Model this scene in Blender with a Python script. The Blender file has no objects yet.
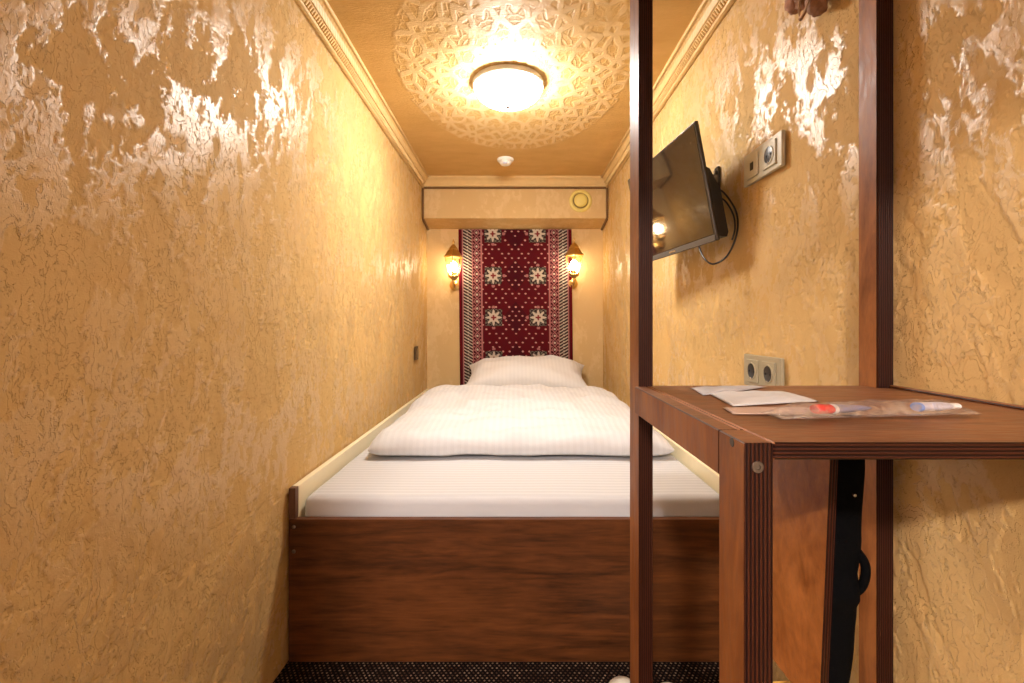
import bpy, bmesh, math, random
import numpy as np
from mathutils import Vector, Matrix, noise
R = math.radians
sc = bpy.context.scene
col = sc.collection
random.seed(7)

# ------------------------------------------------------------------ camera
CZ = 0.91                      # eye height
F = 480.0                      # focal length in pixels of a 1024 wide frame
VX, VY = 515.0, 325.0          # where the room's depth lines meet
cam = bpy.data.cameras.new('camera'); cam_o = bpy.data.objects.new('camera', cam); col.objects.link(cam_o)
cam_o.location = (0, 0, CZ); cam_o.rotation_euler = (R(90), 0, 0)
cam.sensor_width = 36.0; cam.lens = F/1024*36
cam.shift_x = -(VX-512)/1024; cam.shift_y = -(341.5-VY)/1024
cam.clip_start = 0.02
sc.camera = cam_o

# ------------------------------------------------------------------ world, exposure
w = bpy.data.worlds.new('world'); sc.world = w; w.use_nodes = True
w.node_tree.nodes['Background'].inputs[0].default_value = (1.0, 0.9, 0.8, 1)
w.node_tree.nodes['Background'].inputs[1].default_value = 0.05
vs = sc.view_settings
vs.view_transform = 'Standard'; vs.look = 'None'; vs.gamma = 1.0; vs.use_curve_mapping = False
vs.exposure = 0.12
LAMP_STRENGTH = 120.0           # ceiling lamp bowl
CORRIDOR_STRENGTH = 1200.0      # lamp in the corridor behind the camera
SCONCE_STRENGTH = 60.0
LAMP_COL = (1.0, 0.95, 0.89)
CORR_COL = (1.0, 0.89, 0.84)

# ------------------------------------------------------------------ room sizes
WX = 0.614       # half width
YB = 3.36        # back wall
YF = -0.35       # front wall with the low doorway
ZC = CZ + 0.97   # ceiling
YBED = 1.293     # front of the bed
LY = 1.92        # ceiling lamp depth
def P(px, py, y):            # a point of the place seen at that pixel at depth y
    return Vector(((px-VX)/F*y, y, CZ-(py-VY)/F*y))

# ------------------------------------------------------------------ node helpers
class NT:
    def __init__(s, name):
        s.m = bpy.data.materials.new(name); s.m.use_nodes = True
        s.t = s.m.node_tree; s.b = s.t.nodes['Principled BSDF']
    def n(s, typ, **kw):
        nd = s.t.nodes.new('ShaderNode'+typ)
        for k, v in kw.items():
            if k in nd.inputs.keys(): s.set(nd.inputs[k], v)
            else: setattr(nd, k, v)
        return nd
    def set(s, inp, v):
        if isinstance(v, bpy.types.NodeSocket): s.t.links.new(v, inp)
        elif isinstance(v, (tuple, list)) and inp.type == 'RGBA' and len(v) == 3: inp.default_value = (*v, 1)
        else: inp.default_value = v
    def p(s, name, v): s.set(s.b.inputs[name], v)
    def pos(s): return s.n('NewGeometry').outputs['Position']
    def obj(s): return s.n('TexCoord').outputs['Object']
    def mapv(s, vec, scale=(1,1,1), loc=(0,0,0), rot=(0,0,0)):
        return s.n('Mapping', Vector=vec, Scale=scale, Location=loc, Rotation=rot).outputs[0]
    def noise(s, vec, scale, detail=4, rough=.55, dist=0):
        return s.n('TexNoise', Vector=vec, Scale=scale, Detail=detail, Roughness=rough, Distortion=dist).outputs[0]
    def ramp(s, fac, a, b, lo=0.0, hi=1.0, smooth=True):
        nd = s.n('MapRange', interpolation_type='SMOOTHSTEP' if smooth else 'LINEAR')
        s.set(nd.inputs[0], fac); nd.inputs[1].default_value = a; nd.inputs[2].default_value = b
        s.set(nd.inputs[3], lo); s.set(nd.inputs[4], hi)
        return nd.outputs[0]
    def math(s, op, a, b=0.0, c=0.0):
        nd = s.n('Math', operation=op); s.set(nd.inputs[0], a); s.set(nd.inputs[1], b); s.set(nd.inputs[2], c)
        return nd.outputs[0]
    def mix(s, f, a, b):
        nd = s.n('Mix', data_type='RGBA'); s.set(nd.inputs[0], f); s.set(nd.inputs[6], a); s.set(nd.inputs[7], b)
        return nd.outputs[2]
    def bump(s, h, strength=1.0, dist=0.01, normal=None):
        nd = s.n('Bump', Height=h, Strength=strength, Distance=dist)
        if normal is not None: s.set(nd.inputs['Normal'], normal)
        return nd.outputs[0]
    def sep(s, v):
        nd = s.n('SeparateXYZ', Vector=v); return nd.outputs

MATS = {}
def simple(name, c, rough=.5, metal=0.0, spec=.5, var=.12, vscale=30, bump=0.0, bscale=200):
    t = NT(name); v = t.obj()
    nz = t.noise(v, vscale, 3)
    t.p('Base Color', t.mix(nz, tuple(max(0, x*(1-var)) for x in c), tuple(min(1, x*(1+var)) for x in c)))
    t.p('Roughness', rough); t.p('Metallic', metal); t.p('Specular IOR Level', spec)
    if bump: t.p('Normal', t.bump(t.noise(v, bscale, 3), bump, .002))
    MATS[name] = t.m
    return t.m

def plaster(name, dark, light, rough_lo, rough_hi, relief=1.0, spec=.6):
    t = NT(name); v = t.pos()
    # streaky trowel patches, leaning a little
    va = t.mapv(v, (1.0, 1.0, 0.6), rot=(R(14), 0, 0))
    n1 = t.noise(va, 6.0, 10, .66, .25)
    plate = t.ramp(n1, .485, .515)
    n2 = t.noise(t.mapv(v, (1, 1, .6)), 24.0, 8, .66, .4)
    plate2 = t.ramp(n2, .47, .53)
    n3 = t.noise(v, 110.0, 4, .6)
    grain = t.noise(v, 420.0, 2, .5)
    zone = t.ramp(t.noise(v, 2.6, 3), .42, .6)
    h = t.math('MULTIPLY', plate, .7)
    h = t.math('MULTIPLY_ADD', plate2, t.math('MULTIPLY_ADD', zone, .6, .12), h)
    h = t.math('MULTIPLY_ADD', n3, .30, h)
    h = t.math('MULTIPLY_ADD', grain, .16, h)
    t.p('Normal', t.bump(h, .9*relief, .0034))
    both = t.math('MULTIPLY', plate, t.math('MULTIPLY_ADD', plate2, .7, .3))
    low = t.noise(v, 3.0, 4)
    c = t.mix(t.math('MULTIPLY_ADD', low, .5, t.math('MULTIPLY', both, .5)), dark, light)
    t.p('Base Color', c)
    t.p('Roughness', t.math('ADD', t.ramp(both, 0, 1, rough_hi, rough_lo), t.math('MULTIPLY', grain, .06)))
    t.p('Specular IOR Level', t.ramp(both, 0, 1, .2, spec))
    MATS[name] = t.m
def relief_plaster():          # colour, grain and gloss of the modelled wall relief; 'plate' marks the trowelled raised skin
    t = NT('plaster'); v = t.pos()
    at = t.n('Attribute', attribute_name='plate').outputs['Fac']
    va = t.mapv(v, (1.0, 1.0, .62), rot=(R(12), 0, 0))
    n3 = t.noise(v, 150.0, 4, .6); grain = t.noise(v, 480.0, 2, .5)
    low = t.noise(v, 3.0, 5); st = t.ramp(t.noise(v, 8.0, 5, .6), .5, .75)
    c = t.mix(low, (.55, .345, .128), (.66, .445, .19))
    c = t.mix(t.math('MULTIPLY', st, .35), c, (.60, .36, .11))
    t.p('Base Color', c)
    zone = t.ramp(t.noise(v, 3.0, 3), .36, .56, .25, 1)
    a1 = t.noise(va, 21.0, 7, .60, .25); a2 = t.noise(va, 64.0, 5, .6, .3)
    steps = t.math('ADD', t.math('ADD', t.ramp(a1, .425, .435), t.ramp(a1, .50, .51)), t.ramp(a1, .575, .585))
    pit = t.ramp(a2, .62, .645)
    h = t.math('MULTIPLY', steps, t.math('MULTIPLY', zone, .55))
    h = t.math('SUBTRACT', h, t.math('MULTIPLY', pit, t.math('MULTIPLY', zone, .6)))
    h = t.math('MULTIPLY_ADD', n3, .20, h)
    h = t.math('MULTIPLY_ADD', grain, .14, h)
    t.p('Normal', t.bump(h, 1.0, .0026))
    gl = t.math('MULTIPLY', at, t.math('MULTIPLY', t.ramp(a1, .41, .425, .1, 1), t.math('SUBTRACT', 1.0, t.math('MULTIPLY', pit, .8))))
    t.p('Roughness', t.ramp(gl, 0, 1, .78, .36)); t.p('IOR', 1.6); t.p('Specular IOR Level', t.ramp(gl, 0, 1, .10, .55))
    MATS['plaster'] = t.m
relief_plaster()
plaster('plaster_fine', (.61, .41, .18), (.71, .52, .265), .55, .7, .3, .2)

def make_ceiling_mat():
    t = NT('ceiling_gold'); v = t.pos()
    x, y, z = t.sep(v)
    ex = x; ey = t.math('MULTIPLY', t.math('SUBTRACT', y, LY), .62)
    r = t.math('SQRT', t.math('ADD', t.math('MULTIPLY', ex, ex), t.math('MULTIPLY', ey, ey)))
    th = t.math('ARCTAN2', ey, ex)
    seg = 2*math.pi/16
    fold = t.math('PINGPONG', th, seg/2)                      # kaleidoscope wedge
    fx = t.math('MULTIPLY', r, t.math('COSINE', fold)); fy = t.math('MULTIPLY', r, t.math('SINE', fold))
    cv = t.n('CombineXYZ', X=fx, Y=fy).outputs[0]
    vor = t.n('TexVoronoi', feature='DISTANCE_TO_EDGE', voronoi_dimensions='2D', Vector=cv, Scale=17.0, Randomness=.9).outputs[0]
    vor2 = t.n('TexVoronoi', feature='DISTANCE_TO_EDGE', voronoi_dimensions='2D', Vector=cv, Scale=46.0, Randomness=.7).outputs[0]
    wob = t.noise(v, 28, 4)
    line = t.ramp(t.math('MULTIPLY_ADD', t.math('SUBTRACT', wob, .5), .30, vor), .10, .24, 1, 0)
    line2 = t.ramp(t.math('MULTIPLY_ADD', t.math('SUBTRACT', wob, .5), .3, vor2), .05, .2, .45, 0)
    lace = t.math('MAXIMUM', line, line2)
    inside = t.ramp(t.math('MULTIPLY_ADD', wob, .03, r), .455, .475, 1, 0)
    wear = t.ramp(t.noise(v, 9, 5), .32, .5, .35, 1)
    mask = t.math('MULTIPLY', t.math('MULTIPLY', lace, inside), t.math('MULTIPLY', wear, .85))
    low = t.noise(t.mapv(v, (1, 2.2, 1)), 6, 7, .65)
    ground = t.mix(low, (.52, .30, .082), (.74, .50, .20))
    t.p('Base Color', t.mix(mask, ground, (.78, .58, .30)))
    fine = t.noise(t.mapv(v, (1, 3, 1)), 60, 6, .6)
    h = t.math('MULTIPLY_ADD', fine, .5, t.math('MULTIPLY', mask, .7))
    h = t.math('MULTIPLY_ADD', low, .8, h)
    t.p('Normal', t.bump(h, .7, .005))
    t.p('Roughness', t.ramp(mask, 0, 1, .62, .48)); t.p('Specular IOR Level', .3)
    MATS['ceiling'] = t.m
make_ceiling_mat()

def make_cornice_mat():
    t = NT('cornice_gold'); v = t.pos()
    x, y, z = t.sep(v)
    d = t.math('SINE', t.math('ADD', t.math('MULTIPLY', y, 300), t.math('MULTIPLY', z, 420)))
    nz = t.noise(v, 90, 4)
    low = t.noise(v, 14, 4)
    t.p('Base Color', t.mix(low, (.60, .39, .14), (.76, .55, .26)))
    t.p('Normal', t.bump(t.math('MULTIPLY_ADD', nz, .6, t.math('MULTIPLY', d, .22)), .6, .004))
    t.p('Roughness', .45)
    MATS['cornice'] = t.m
    simple('cornice_plain', (.72, .51, .23), .42, var=.1, vscale=25, bump=.25, bscale=90)
make_cornice_mat()

def make_wood(name, dark, light, axis_scale, rough=.42, scale=1.0, knots=.5, spec=.5, obj=False):
    t = NT(name); v = t.obj() if obj else t.pos()
    a = t.mapv(v, axis_scale)
    n1 = t.noise(a, 3.2*scale, 8, .62, .9)
    n2 = t.noise(a, 16*scale, 6, .6, .3)
    n3 = t.noise(v, 5*scale, 3)
    f = t.math('MULTIPLY_ADD', n2, .45, t.math('MULTIPLY', n1, .75))
    f = t.math('MULTIPLY_ADD', n3, knots*.4, t.math('SUBTRACT', f, knots*.2))
    f = t.ramp(f, .36, .86, 0, 1, False)
    t.p('Base Color', t.mix(f, dark, light))
    t.p('Roughness', t.ramp(n2, .3, .7, rough-.06, rough+.1)); t.p('Specular IOR Level', spec)
    t.p('Normal', t.bump(n2, .18, .002))
    MATS[name] = t.m
make_wood('bed_wood', (.012, .0035, .001), (.155, .048, .0105), (.8, 9, 7.5), .42, spec=.25)
make_wood('bed_end', (.05, .02, .01), (.20, .085, .04), (8, 8, 2), .5)
make_wood('veneer', (.13, .038, .009), (.38, .145, .042), (6, 6, 1.6), .46, 1.2, .8, spec=.2)
make_wood('veneer_top', (.085, .030, .010), (.29, .115, .042), (1.6, 12, 6), .42, 1.3, .9, spec=.25)
make_wood('back_ply', (.20, .058, .010), (.50, .19, .050), (4, 3.4, 2.2), .4, 2.2, 1.6, spec=.3)
def make_ply_edge(name, axis):
    t = NT(name); v = t.pos(); o = t.sep(v)[axis]
    # one dark glue line and one paler ply every 2.6 mm
    s = t.math('FRACT', t.math('MULTIPLY', o, 1/.0036))
    st = t.ramp(t.math('ABSOLUTE', t.math('SUBTRACT', s, .5)), .12, .38)
    sc3 = [5, 5, 5]; sc3[axis] = 300
    nz = t.noise(t.mapv(v, tuple(sc3)), 1.0, 3)
    t.p('Base Color', t.mix(st, (.007, .002, .002), t.mix(nz, (.018, .0045, .0015), (.070, .017, .006))))
    t.p('Roughness', .42); t.p('Normal', t.bump(st, .5, .0012)); t.p('Specular IOR Level', .18)
    MATS[name] = t.m
make_ply_edge('ply_x', 0); make_ply_edge('ply_z', 2); make_ply_edge('ply_y', 1)

def make_fabric(name, c, axis, period, contrast=.1, relief=.3, obj=False):
    t = NT(name); v = t.obj() if obj else t.pos(); o = t.sep(v)[axis]
    s = t.math('SINE', t.math('MULTIPLY', o, 2*math.pi/period))
    st = t.ramp(s, -.25, .25)
    wv = t.noise(v, 900, 2); big = t.noise(v, 9, 5)
    t.p('Base Color', t.mix(st, tuple(x*(1-contrast) for x in c), c))
    t.p('Roughness', t.ramp(st, 0, 1, .75, .5)); t.p('Specular IOR Level', .3)
    t.p('Sheen Weight', .15)
    h = t.math('MULTIPLY_ADD', big, 1.5, t.math('MULTIPLY_ADD', st, .12, t.math('MULTIPLY', wv, .1)))
    t.p('Normal', t.bump(h, relief, .006))
    MATS[name] = t.m
make_fabric('sheet', (.52, .52, .53), 1, .024, .10, .12)
make_fabric('duvet_cotton', (.56, .56, .57), 0, .024, .035, .5)
make_fabric('pillow_cotton', (.66, .65, .65), 0, .024, .03, .5)

def make_carpet():
    t = NT('floor_carpet'); v = t.pos(); x, y, z = t.sep(v)
    row = t.math('FLOOR', t.math('MULTIPLY', y, 1/.009))
    xs = t.math('ADD', t.math('MULTIPLY', x, 1/.012), t.math('MULTIPLY', row, .5))
    fx = t.math('ABSOLUTE', t.math('SUBTRACT', t.math('FRACT', xs), .5))
    fy = t.math('ABSOLUTE', t.math('SUBTRACT', t.math('FRACT', t.math('MULTIPLY', y, 1/.009)), .5))
    d = t.math('ADD', t.math('MULTIPLY', fx, 1.4), fy)
    tuft = t.ramp(d, .22, .5, 1, 0)
    pick = t.n('TexWhiteNoise', noise_dimensions='2D', Vector=t.n('CombineXYZ', X=t.math('FLOOR', xs), Y=row).outputs[0]).outputs[0]
    c = t.mix(t.ramp(pick, .3, .8), (.09, .045, .026), (.36, .24, .16))
    t.p('Base Color', t.mix(tuft, (.008, .005, .004), c)); t.p('Roughness', .95); t.p('Specular IOR Level', .1)
    t.p('Normal', t.bump(tuft, 1, .006)); MATS['carpet'] = t.m
make_carpet()

def make_rug_mat():
    t = NT('rug_pile'); a = t.n('Attribute', attribute_name='weave').outputs['Color']
    nz = t.noise(t.pos(), 700, 2)
    t.p('Base Color', t.mix(t.math('MULTIPLY', nz, .45), a, (.03, .004, .006))); t.p('Roughness', .9); t.p('Specular IOR Level', .15)
    t.p('Normal', t.bump(nz, .4, .002)); MATS['rug'] = t.m
make_rug_mat()
simple('rug_edge', (.13, .004, .010), .9, spec=.1, bump=.5, bscale=500)

def emit(name, c, s, base=(1, 1, 1)):
    t = NT(name); t.p('Base Color', base); t.p('Emission Color', c); t.p('Emission Strength', s); t.p('Roughness', .3); MATS[name] = t.m
emit('lamp_glass', LAMP_COL, LAMP_STRENGTH)
emit('corridor_glass', CORR_COL, CORRIDOR_STRENGTH)
emit('bulb', (1.0, .85, .62), SCONCE_STRENGTH)
def make_glass():
    t = NT('lantern_glass')
    tr = t.n('BsdfTransparent', Color=(.97, .93, .86, 1)); gl = t.n('BsdfGlossy', Color=(1, 1, 1, 1), Roughness=.08)
    fr = t.n('LayerWeight', Blend=.25).outputs['Facing']
    mx = t.n('MixShader'); t.set(mx.inputs[0], t.ramp(fr, 0, 1, .05, .45)); t.t.links.new(tr.outputs[0], mx.inputs[1]); t.t.links.new(gl.outputs[0], mx.inputs[2])
    t.t.links.new(mx.outputs[0], t.t.nodes['Material Output'].inputs[0]); MATS['glass'] = t.m
    t = NT('clear_film')
    nz = t.noise(t.obj(), 60, 4, .6, 1.0)
    bp = t.bump(nz, .9, .004)
    tr = t.n('BsdfTransparent', Color=(.96, .95, .95, 1)); gl = t.n('BsdfGlossy', Color=(1, 1, 1, 1), Roughness=.18, Normal=bp)
    df = t.n('BsdfDiffuse', Color=(.72, .62, .56, 1))
    m1 = t.n('MixShader'); t.set(m1.inputs[0], .35); t.t.links.new(gl.outputs[0], m1.inputs[1]); t.t.links.new(df.outputs[0], m1.inputs[2])
    mx = t.n('MixShader'); t.set(mx.inputs[0], t.ramp(nz, .38, .72, .10, .56)); t.t.links.new(tr.outputs[0], mx.inputs[1]); t.t.links.new(m1.outputs[0], mx.inputs[2])
    t.t.links.new(mx.outputs[0], t.t.nodes['Material Output'].inputs[0]); MATS['film'] = t.m
make_glass()
simple('brass', (.72, .48, .17), .32, 1.0, var=.15)
simple('rim_grey', (.80, .80, .83), .35, 0.0)
simple('chrome', (.62, .62, .64), .22, 1.0)
simple('dull_steel', (.20, .17, .14), .45, 1.0)
simple('cream_laminate', (.80, .70, .47), .4, var=.04)
simple('white_plastic', (.82, .80, .76), .4, var=.03)
simple('socket_plastic', (.34, .29, .185), .35, var=.05)
simple('socket_light', (.52, .48, .36), .35, var=.05)
simple('socket_hole', (.012, .010, .009), .4)
simple('black_plastic', (.012, .011, .011), .38)
simple('bezel_plastic', (.035, .028, .024), .25)
simple('strip_grey', (.10, .095, .09), .3)
simple('black_fabric', (.0022, .0022, .0024), .9, spec=.04, bump=.4)
simple('valve_yellow', (.80, .64, .18), .4, var=.05)
simple('valve_dark', (.25, .17, .04), .5)
simple('rope_brown', (.20, .105, .035), .85, var=.35, vscale=160, bump=.8, bscale=260)
simple('switch_brown', (.07, .036, .012), .4)
simple('switch_rocker', (.15, .085, .03), .35)
simple('paper_white', (.52, .49, .46), .6, var=.04, bump=.3, bscale=40)
simple('paper_grey', (.42, .40, .40), .45, var=.12, vscale=40, bump=.5, bscale=60)
simple('paper_kraft', (.50, .34, .25), .7, var=.05)
simple('print_grey', (.35, .33, .32), .6)
simple('red_plastic', (.62, .02, .015), .25)
simple('bluegrey_plastic', (.17, .16, .24), .35)
simple('pale_blue_plastic', (.55, .56, .66), .35)
simple('blue_print', (.08, .24, .66), .5)
simple('towelling', (.80, .76, .66), .95, bump=.8, bscale=400)
simple('yellow_vinyl', (.74, .42, .08), .45)
simple('dried_brown', (.26, .12, .055), .8, var=.4, vscale=120, bump=.8, bscale=150)
simple('dried_pink', (.44, .23, .15), .85, var=.3, vscale=120, bump=.8, bscale=150)
simple('cord_tan', (.50, .33, .20), .8)
simple('corridor_paint', (.50, .43, .37), .7)
def make_screen():
    t = NT('screen_glass'); t.p('Base Color', (.012, .011, .010)); t.p('Roughness', .06); t.p('Specular IOR Level', .9); t.p('Coat Weight', .6); t.p('Coat Roughness', .03)
    MATS['screen'] = t.m
make_screen()

# ------------------------------------------------------------------ mesh helpers
class MB:
    def __init__(s): s.bm = bmesh.new(); s.mi = 0
    def box(s, lo, hi, bev=0.0, seg=2, M=None):
        lo, hi = Vector(lo), Vector(hi)
        r = bmesh.ops.create_cube(s.bm, size=1)
        c, d = (lo+hi)/2, hi-lo
        for v in r['verts']:
            v.co = Vector((v.co.x*d.x, v.co.y*d.y, v.co.z*d.z)) + c
        vs_ = r['verts']; fs = list({f for v in vs_ for f in v.link_faces})
        if bev:
            es = list({e for v in vs_ for e in v.link_edges})
            out = bmesh.ops.bevel(s.bm, geom=es, offset=bev, segments=seg, affect='EDGES', profile=.5)
            fs = list({f for f in out['faces']} | {f for f in fs if f.is_valid})
        vv = list({v for f in fs for v in f.verts})
        if M is not None:
            for v in vv: v.co = M @ v.co
        for f in fs: f.material_index = s.mi
        return s
    def lathe(s, prof, seg=24, M=None, close=False):
        rings = []
        for (r, z) in prof:
            if r < 1e-6: rings.append([s.bm.verts.new((0, 0, z))])
            else: rings.append([s.bm.verts.new((r*math.cos(2*math.pi*k/seg), r*math.sin(2*math.pi*k/seg), z)) for k in range(seg)])
        for a, b in zip(rings, rings[1:]):
            for k in range(seg):
                k2 = (k+1) % seg
                if len(a) == 1 and len(b) == 1: continue
                if len(a) == 1: f = [a[0], b[k2], b[k]]
                elif len(b) == 1: f = [a[k], a[k2], b[0]]
                else: f = [a[k], a[k2], b[k2], b[k]]
                s.bm.faces.new(f).material_index = s.mi
        if M is not None:
            for rg in rings:
                for v in rg: v.co = M @ v.co
        return s
    def tube(s, pts, rad, seg=8, caps=True):
        pts = [Vector(p) for p in pts]; rads = rad if isinstance(rad, (list, tuple)) else [rad]*len(pts)
        rings = []; up = Vector((0, 0, 1))
        for i, p in enumerate(pts):
            d = (pts[min(i+1, len(pts)-1)]-pts[max(i-1, 0)]).normalized()
            a = d.cross(up if abs(d.z) < .95 else Vector((1, 0, 0))).normalized(); b = d.cross(a).normalized()
            if i:
                pa = rings_a; a = (pa-d*pa.dot(d)).normalized(); b = d.cross(a)
            rings_a = a
            rings.append([s.bm.verts.new(p+(a*math.cos(2*math.pi*k/seg)+b*math.sin(2*math.pi*k/seg))*rads[i]) for k in range(seg)])
        for A, B in zip(rings, rings[1:]):
            for k in range(seg):
                s.bm.faces.new([A[k], A[(k+1) % seg], B[(k+1) % seg], B[k]]).material_index = s.mi
        if caps:
            for rg in (rings[0], rings[-1]): s.bm.faces.new(rg).material_index = s.mi
        return s
    def prism(s, poly, axis, a, b):          # polygon of 2 coordinates swept along an axis from a to b
        def mk(p, t):
            if axis == 'y': return (p[0], t, p[1])
            if axis == 'x': return (t, p[0], p[1])
            return (p[0], p[1], t)
        A = [s.bm.verts.new(mk(p, a)) for p in poly]; B = [s.bm.verts.new(mk(p, b)) for p in poly]
        n = len(poly)
        for i in range(n): s.bm.faces.new([A[i], A[(i+1) % n], B[(i+1) % n], B[i]]).material_index = s.mi
        s.bm.faces.new(A).material_index = s.mi; s.bm.faces.new(B).material_index = s.mi
        return s
    def build(s, name, mats, parent=None, smooth=False, sub=0, angle=None):
        bmesh.ops.recalc_face_normals(s.bm, faces=s.bm.faces)
        me = bpy.data.meshes.new(name); s.bm.to_mesh(me); s.bm.free()
        for m in (mats if isinstance(mats, (list, tuple)) else [mats]): me.materials.append(MATS[m])
        if smooth:
            me.polygons.foreach_set('use_smooth', [True]*len(me.polygons))
            if angle: me.set_sharp_from_angle(angle=R(angle))
        o = bpy.data.objects.new(name, me); col.objects.link(o)
        if parent is not None: o.parent = parent
        if sub:
            md = o.modifiers.new('sub', 'SUBSURF'); md.levels = sub; md.render_levels = sub
        return o
def tag(o, label=None, cat=None, group=None, kind=None):
    if label: o['label'] = label
    if cat: o['category'] = cat
    if group: o['group'] = group
    if kind: o['kind'] = kind
    return o
def empty(name, loc=(0, 0, 0), rot=None):
    o = bpy.data.objects.new(name, None); col.objects.link(o); o.location = loc; o.empty_display_size = .05
    if rot: o.rotation_euler = rot
    return o
def copy_tree(o, parent=None):
    c = o.copy(); col.objects.link(c); c.parent = parent
    for ch in list(o.children): copy_tree(ch, c)
    return c
def bez(pts, n=8):                             # Catmull-Rom through points
    pts = [Vector(p) for p in pts]; out = []
    for i in range(len(pts)-1):
        p0, p1, p2, p3 = pts[max(i-1, 0)], pts[i], pts[i+1], pts[min(i+2, len(pts)-1)]
        for k in range(n):
            t = k/n
            out.append(.5*((2*p1)+(p2-p0)*t+(2*p0-5*p1+4*p2-p3)*t*t+(3*p1-p0-3*p2+p3)*t**3))
    out.append(pts[-1]); return out

# ================================================================== THE ROOM
T = .08
YC = -3.2; CW = 1.1; CZC = 2.36              # corridor behind the camera
tag(MB().box((-CW-T, YC-T, -.06), (CW+T, YB+T, 0)).build('floor', 'carpet'), 'dark brown black woven carpet floor below the bed', 'floor', kind='structure')
tag(MB().box((-WX-T, YF-.1, ZC), (WX+T, YB+T, ZC+.06)).build('ceiling', 'ceiling'), 'golden plaster ceiling with pale lace stencil around the lamp', 'ceiling', kind='structure')
def perlin(x, y, seed):
    rng = np.random.RandomState(seed); perm = rng.permutation(512); g = rng.rand(512)*2*np.pi; gx, gy = np.cos(g), np.sin(g)
    xi, yi = np.floor(x).astype(int), np.floor(y).astype(int); xf, yf = x-xi, y-yi
    u, v = xf*xf*xf*(xf*(xf*6-15)+10), yf*yf*yf*(yf*(yf*6-15)+10)
    def gr(ix, iy, dx, dy):
        k = perm[(perm[ix & 511]+iy) & 511]; return gx[k]*dx+gy[k]*dy
    a, b = gr(xi, yi, xf, yf), gr(xi+1, yi, xf-1, yf); c, d = gr(xi, yi+1, xf, yf-1), gr(xi+1, yi+1, xf-1, yf-1)
    return (a+(b-a)*u)*(1-v)+(c+(d-c)*u)*v
def fbm(x, y, octv, gain, seed):
    t, amp = 0, 1
    for o_ in range(octv):
        t = t+amp*perlin(x*2**o_+17.3*o_, y*2**o_+5.1*o_, seed+o_); amp *= gain
    return t
def sstep(v, a, b):
    t = np.clip((v-a)/(b-a), 0, 1); return t*t*(3-2*t)
def plaster_wall(name, side, seed, label):
    ys = [YF]
    while ys[-1] < YB:
        y = ys[-1]; ys.append(y+(.02 if y < .5 else min(.0065, max(.0017, .0055*y*y))))
    ys[-1] = YB
    zs = np.linspace(0, ZC, 820)
    Y, Z = np.meshgrid(np.array(ys), zs, indexing='ij')
    ly, lz = Y+.25*Z*side*0-.22*Z, Z                       # strokes lean a little
    wy, wz = .010*perlin(Y*26, Z*26, seed+90), .010*perlin(Y*26, Z*26, seed+91)
    n1 = fbm((ly+wy)*8.0, (lz+wz)*4.4, 7, .68, seed)
    low = fbm(Y*5, Z*4, 2, .5, seed+60)
    plate = sstep(n1, -.085, -.055)
    zone = sstep(fbm(Y*2.8, Z*2.3, 3, .5, seed+61), -.25, .15)
    n2 = fbm((ly+wy)*24, (lz+wz)*15, 4, .55, seed+20)
    tear = sstep(n2, -.34, -.30)
    h = plate*.0011+low*.0008+(sstep(n2, -.10, -.06)+sstep(n2, .18, .22))*.00035*zone+(tear-1)*.0006*(.3+.7*zone)
    h -= h.max()
    X = side*(WX-h)
    nY, nZ = Y.shape
    co = np.stack([X, Y, Z], -1).reshape(-1, 3)
    idx = np.arange(nY*nZ).reshape(nY, nZ)
    q = np.stack([idx[:-1, :-1], idx[1:, :-1], idx[1:, 1:], idx[:-1, 1:]], -1).reshape(-1, 4)
    if side > 0: q = q[:, ::-1]
    # flat back slab
    x0, x1 = side*(WX+.012), side*(WX+T)
    n0 = len(co)
    slab = np.array([(x, y, z) for x in (x0, x1) for y in (YF, YB) for z in (0, ZC)])
    sq = np.array([(0, 1, 3, 2), (4, 6, 7, 5), (0, 4, 5, 1), (2, 3, 7, 6), (0, 2, 6, 4), (1, 5, 7, 3)])+n0
    co = np.vstack([co, slab]); q = np.vstack([q, sq])
    me = bpy.data.meshes.new(name)
    me.vertices.add(len(co)); me.vertices.foreach_set('co', co.astype(np.float32).ravel())
    me.loops.add(q.size); me.loops.foreach_set('vertex_index', q.astype(np.int32).ravel())
    me.polygons.add(len(q)); me.polygons.foreach_set('loop_start', (np.arange(len(q))*4).astype(np.int32))
    me.polygons.foreach_set('use_smooth', np.ones(len(q), bool))
    at = me.attributes.new('plate', 'FLOAT', 'POINT')
    at.data.foreach_set('value', np.concatenate([(plate*(.3+.7*tear)).ravel(), np.zeros(8)]).astype(np.float32))
    me.update(calc_edges=True); me.materials.append(MATS['plaster'])
    o = bpy.data.objects.new(name, me); col.objects.link(o)
    tag(o, label, 'wall', kind='structure')
plaster_wall('wall_left', -1, 11, 'rough golden plaster wall left of the bed')
plaster_wall('wall_right', 1, 211, 'rough golden plaster wall behind the desk and television')
tag(MB().box((-WX-T, YB, 0), (WX+T, YB+T, ZC)).build('wall_back', 'plaster_fine'), 'smooth golden end wall behind the hanging rug', 'wall', kind='structure')
DX0, DX1, DZ = -.52, .56, 1.60
m = MB()
m.box((-CW-T, YF-.1, 0), (DX0, YF, CZC)); m.box((DX1, YF-.1, 0), (CW+T, YF, CZC)); m.box((DX0, YF-.1, DZ), (DX1, YF, CZC))
tag(m.build('wall_front', 'plaster_fine'), 'wall with low doorway behind the viewer', 'wall', kind='structure')
m = MB()
m.box((-CW-T, YC, 0), (-CW, YF-.1, CZC)); m.box((CW, YC, 0), (CW+T, YF-.1, CZC)); m.box((-CW-T, YC-T, 0), (CW+T, YC, CZC)); m.box((-CW-T, YC-T, CZC), (CW+T, YF, CZC+.06))
tag(m.build('wall_corridor', 'corridor_paint'), 'pale corridor walls and ceiling behind the doorway', 'wall', kind='structure')

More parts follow.
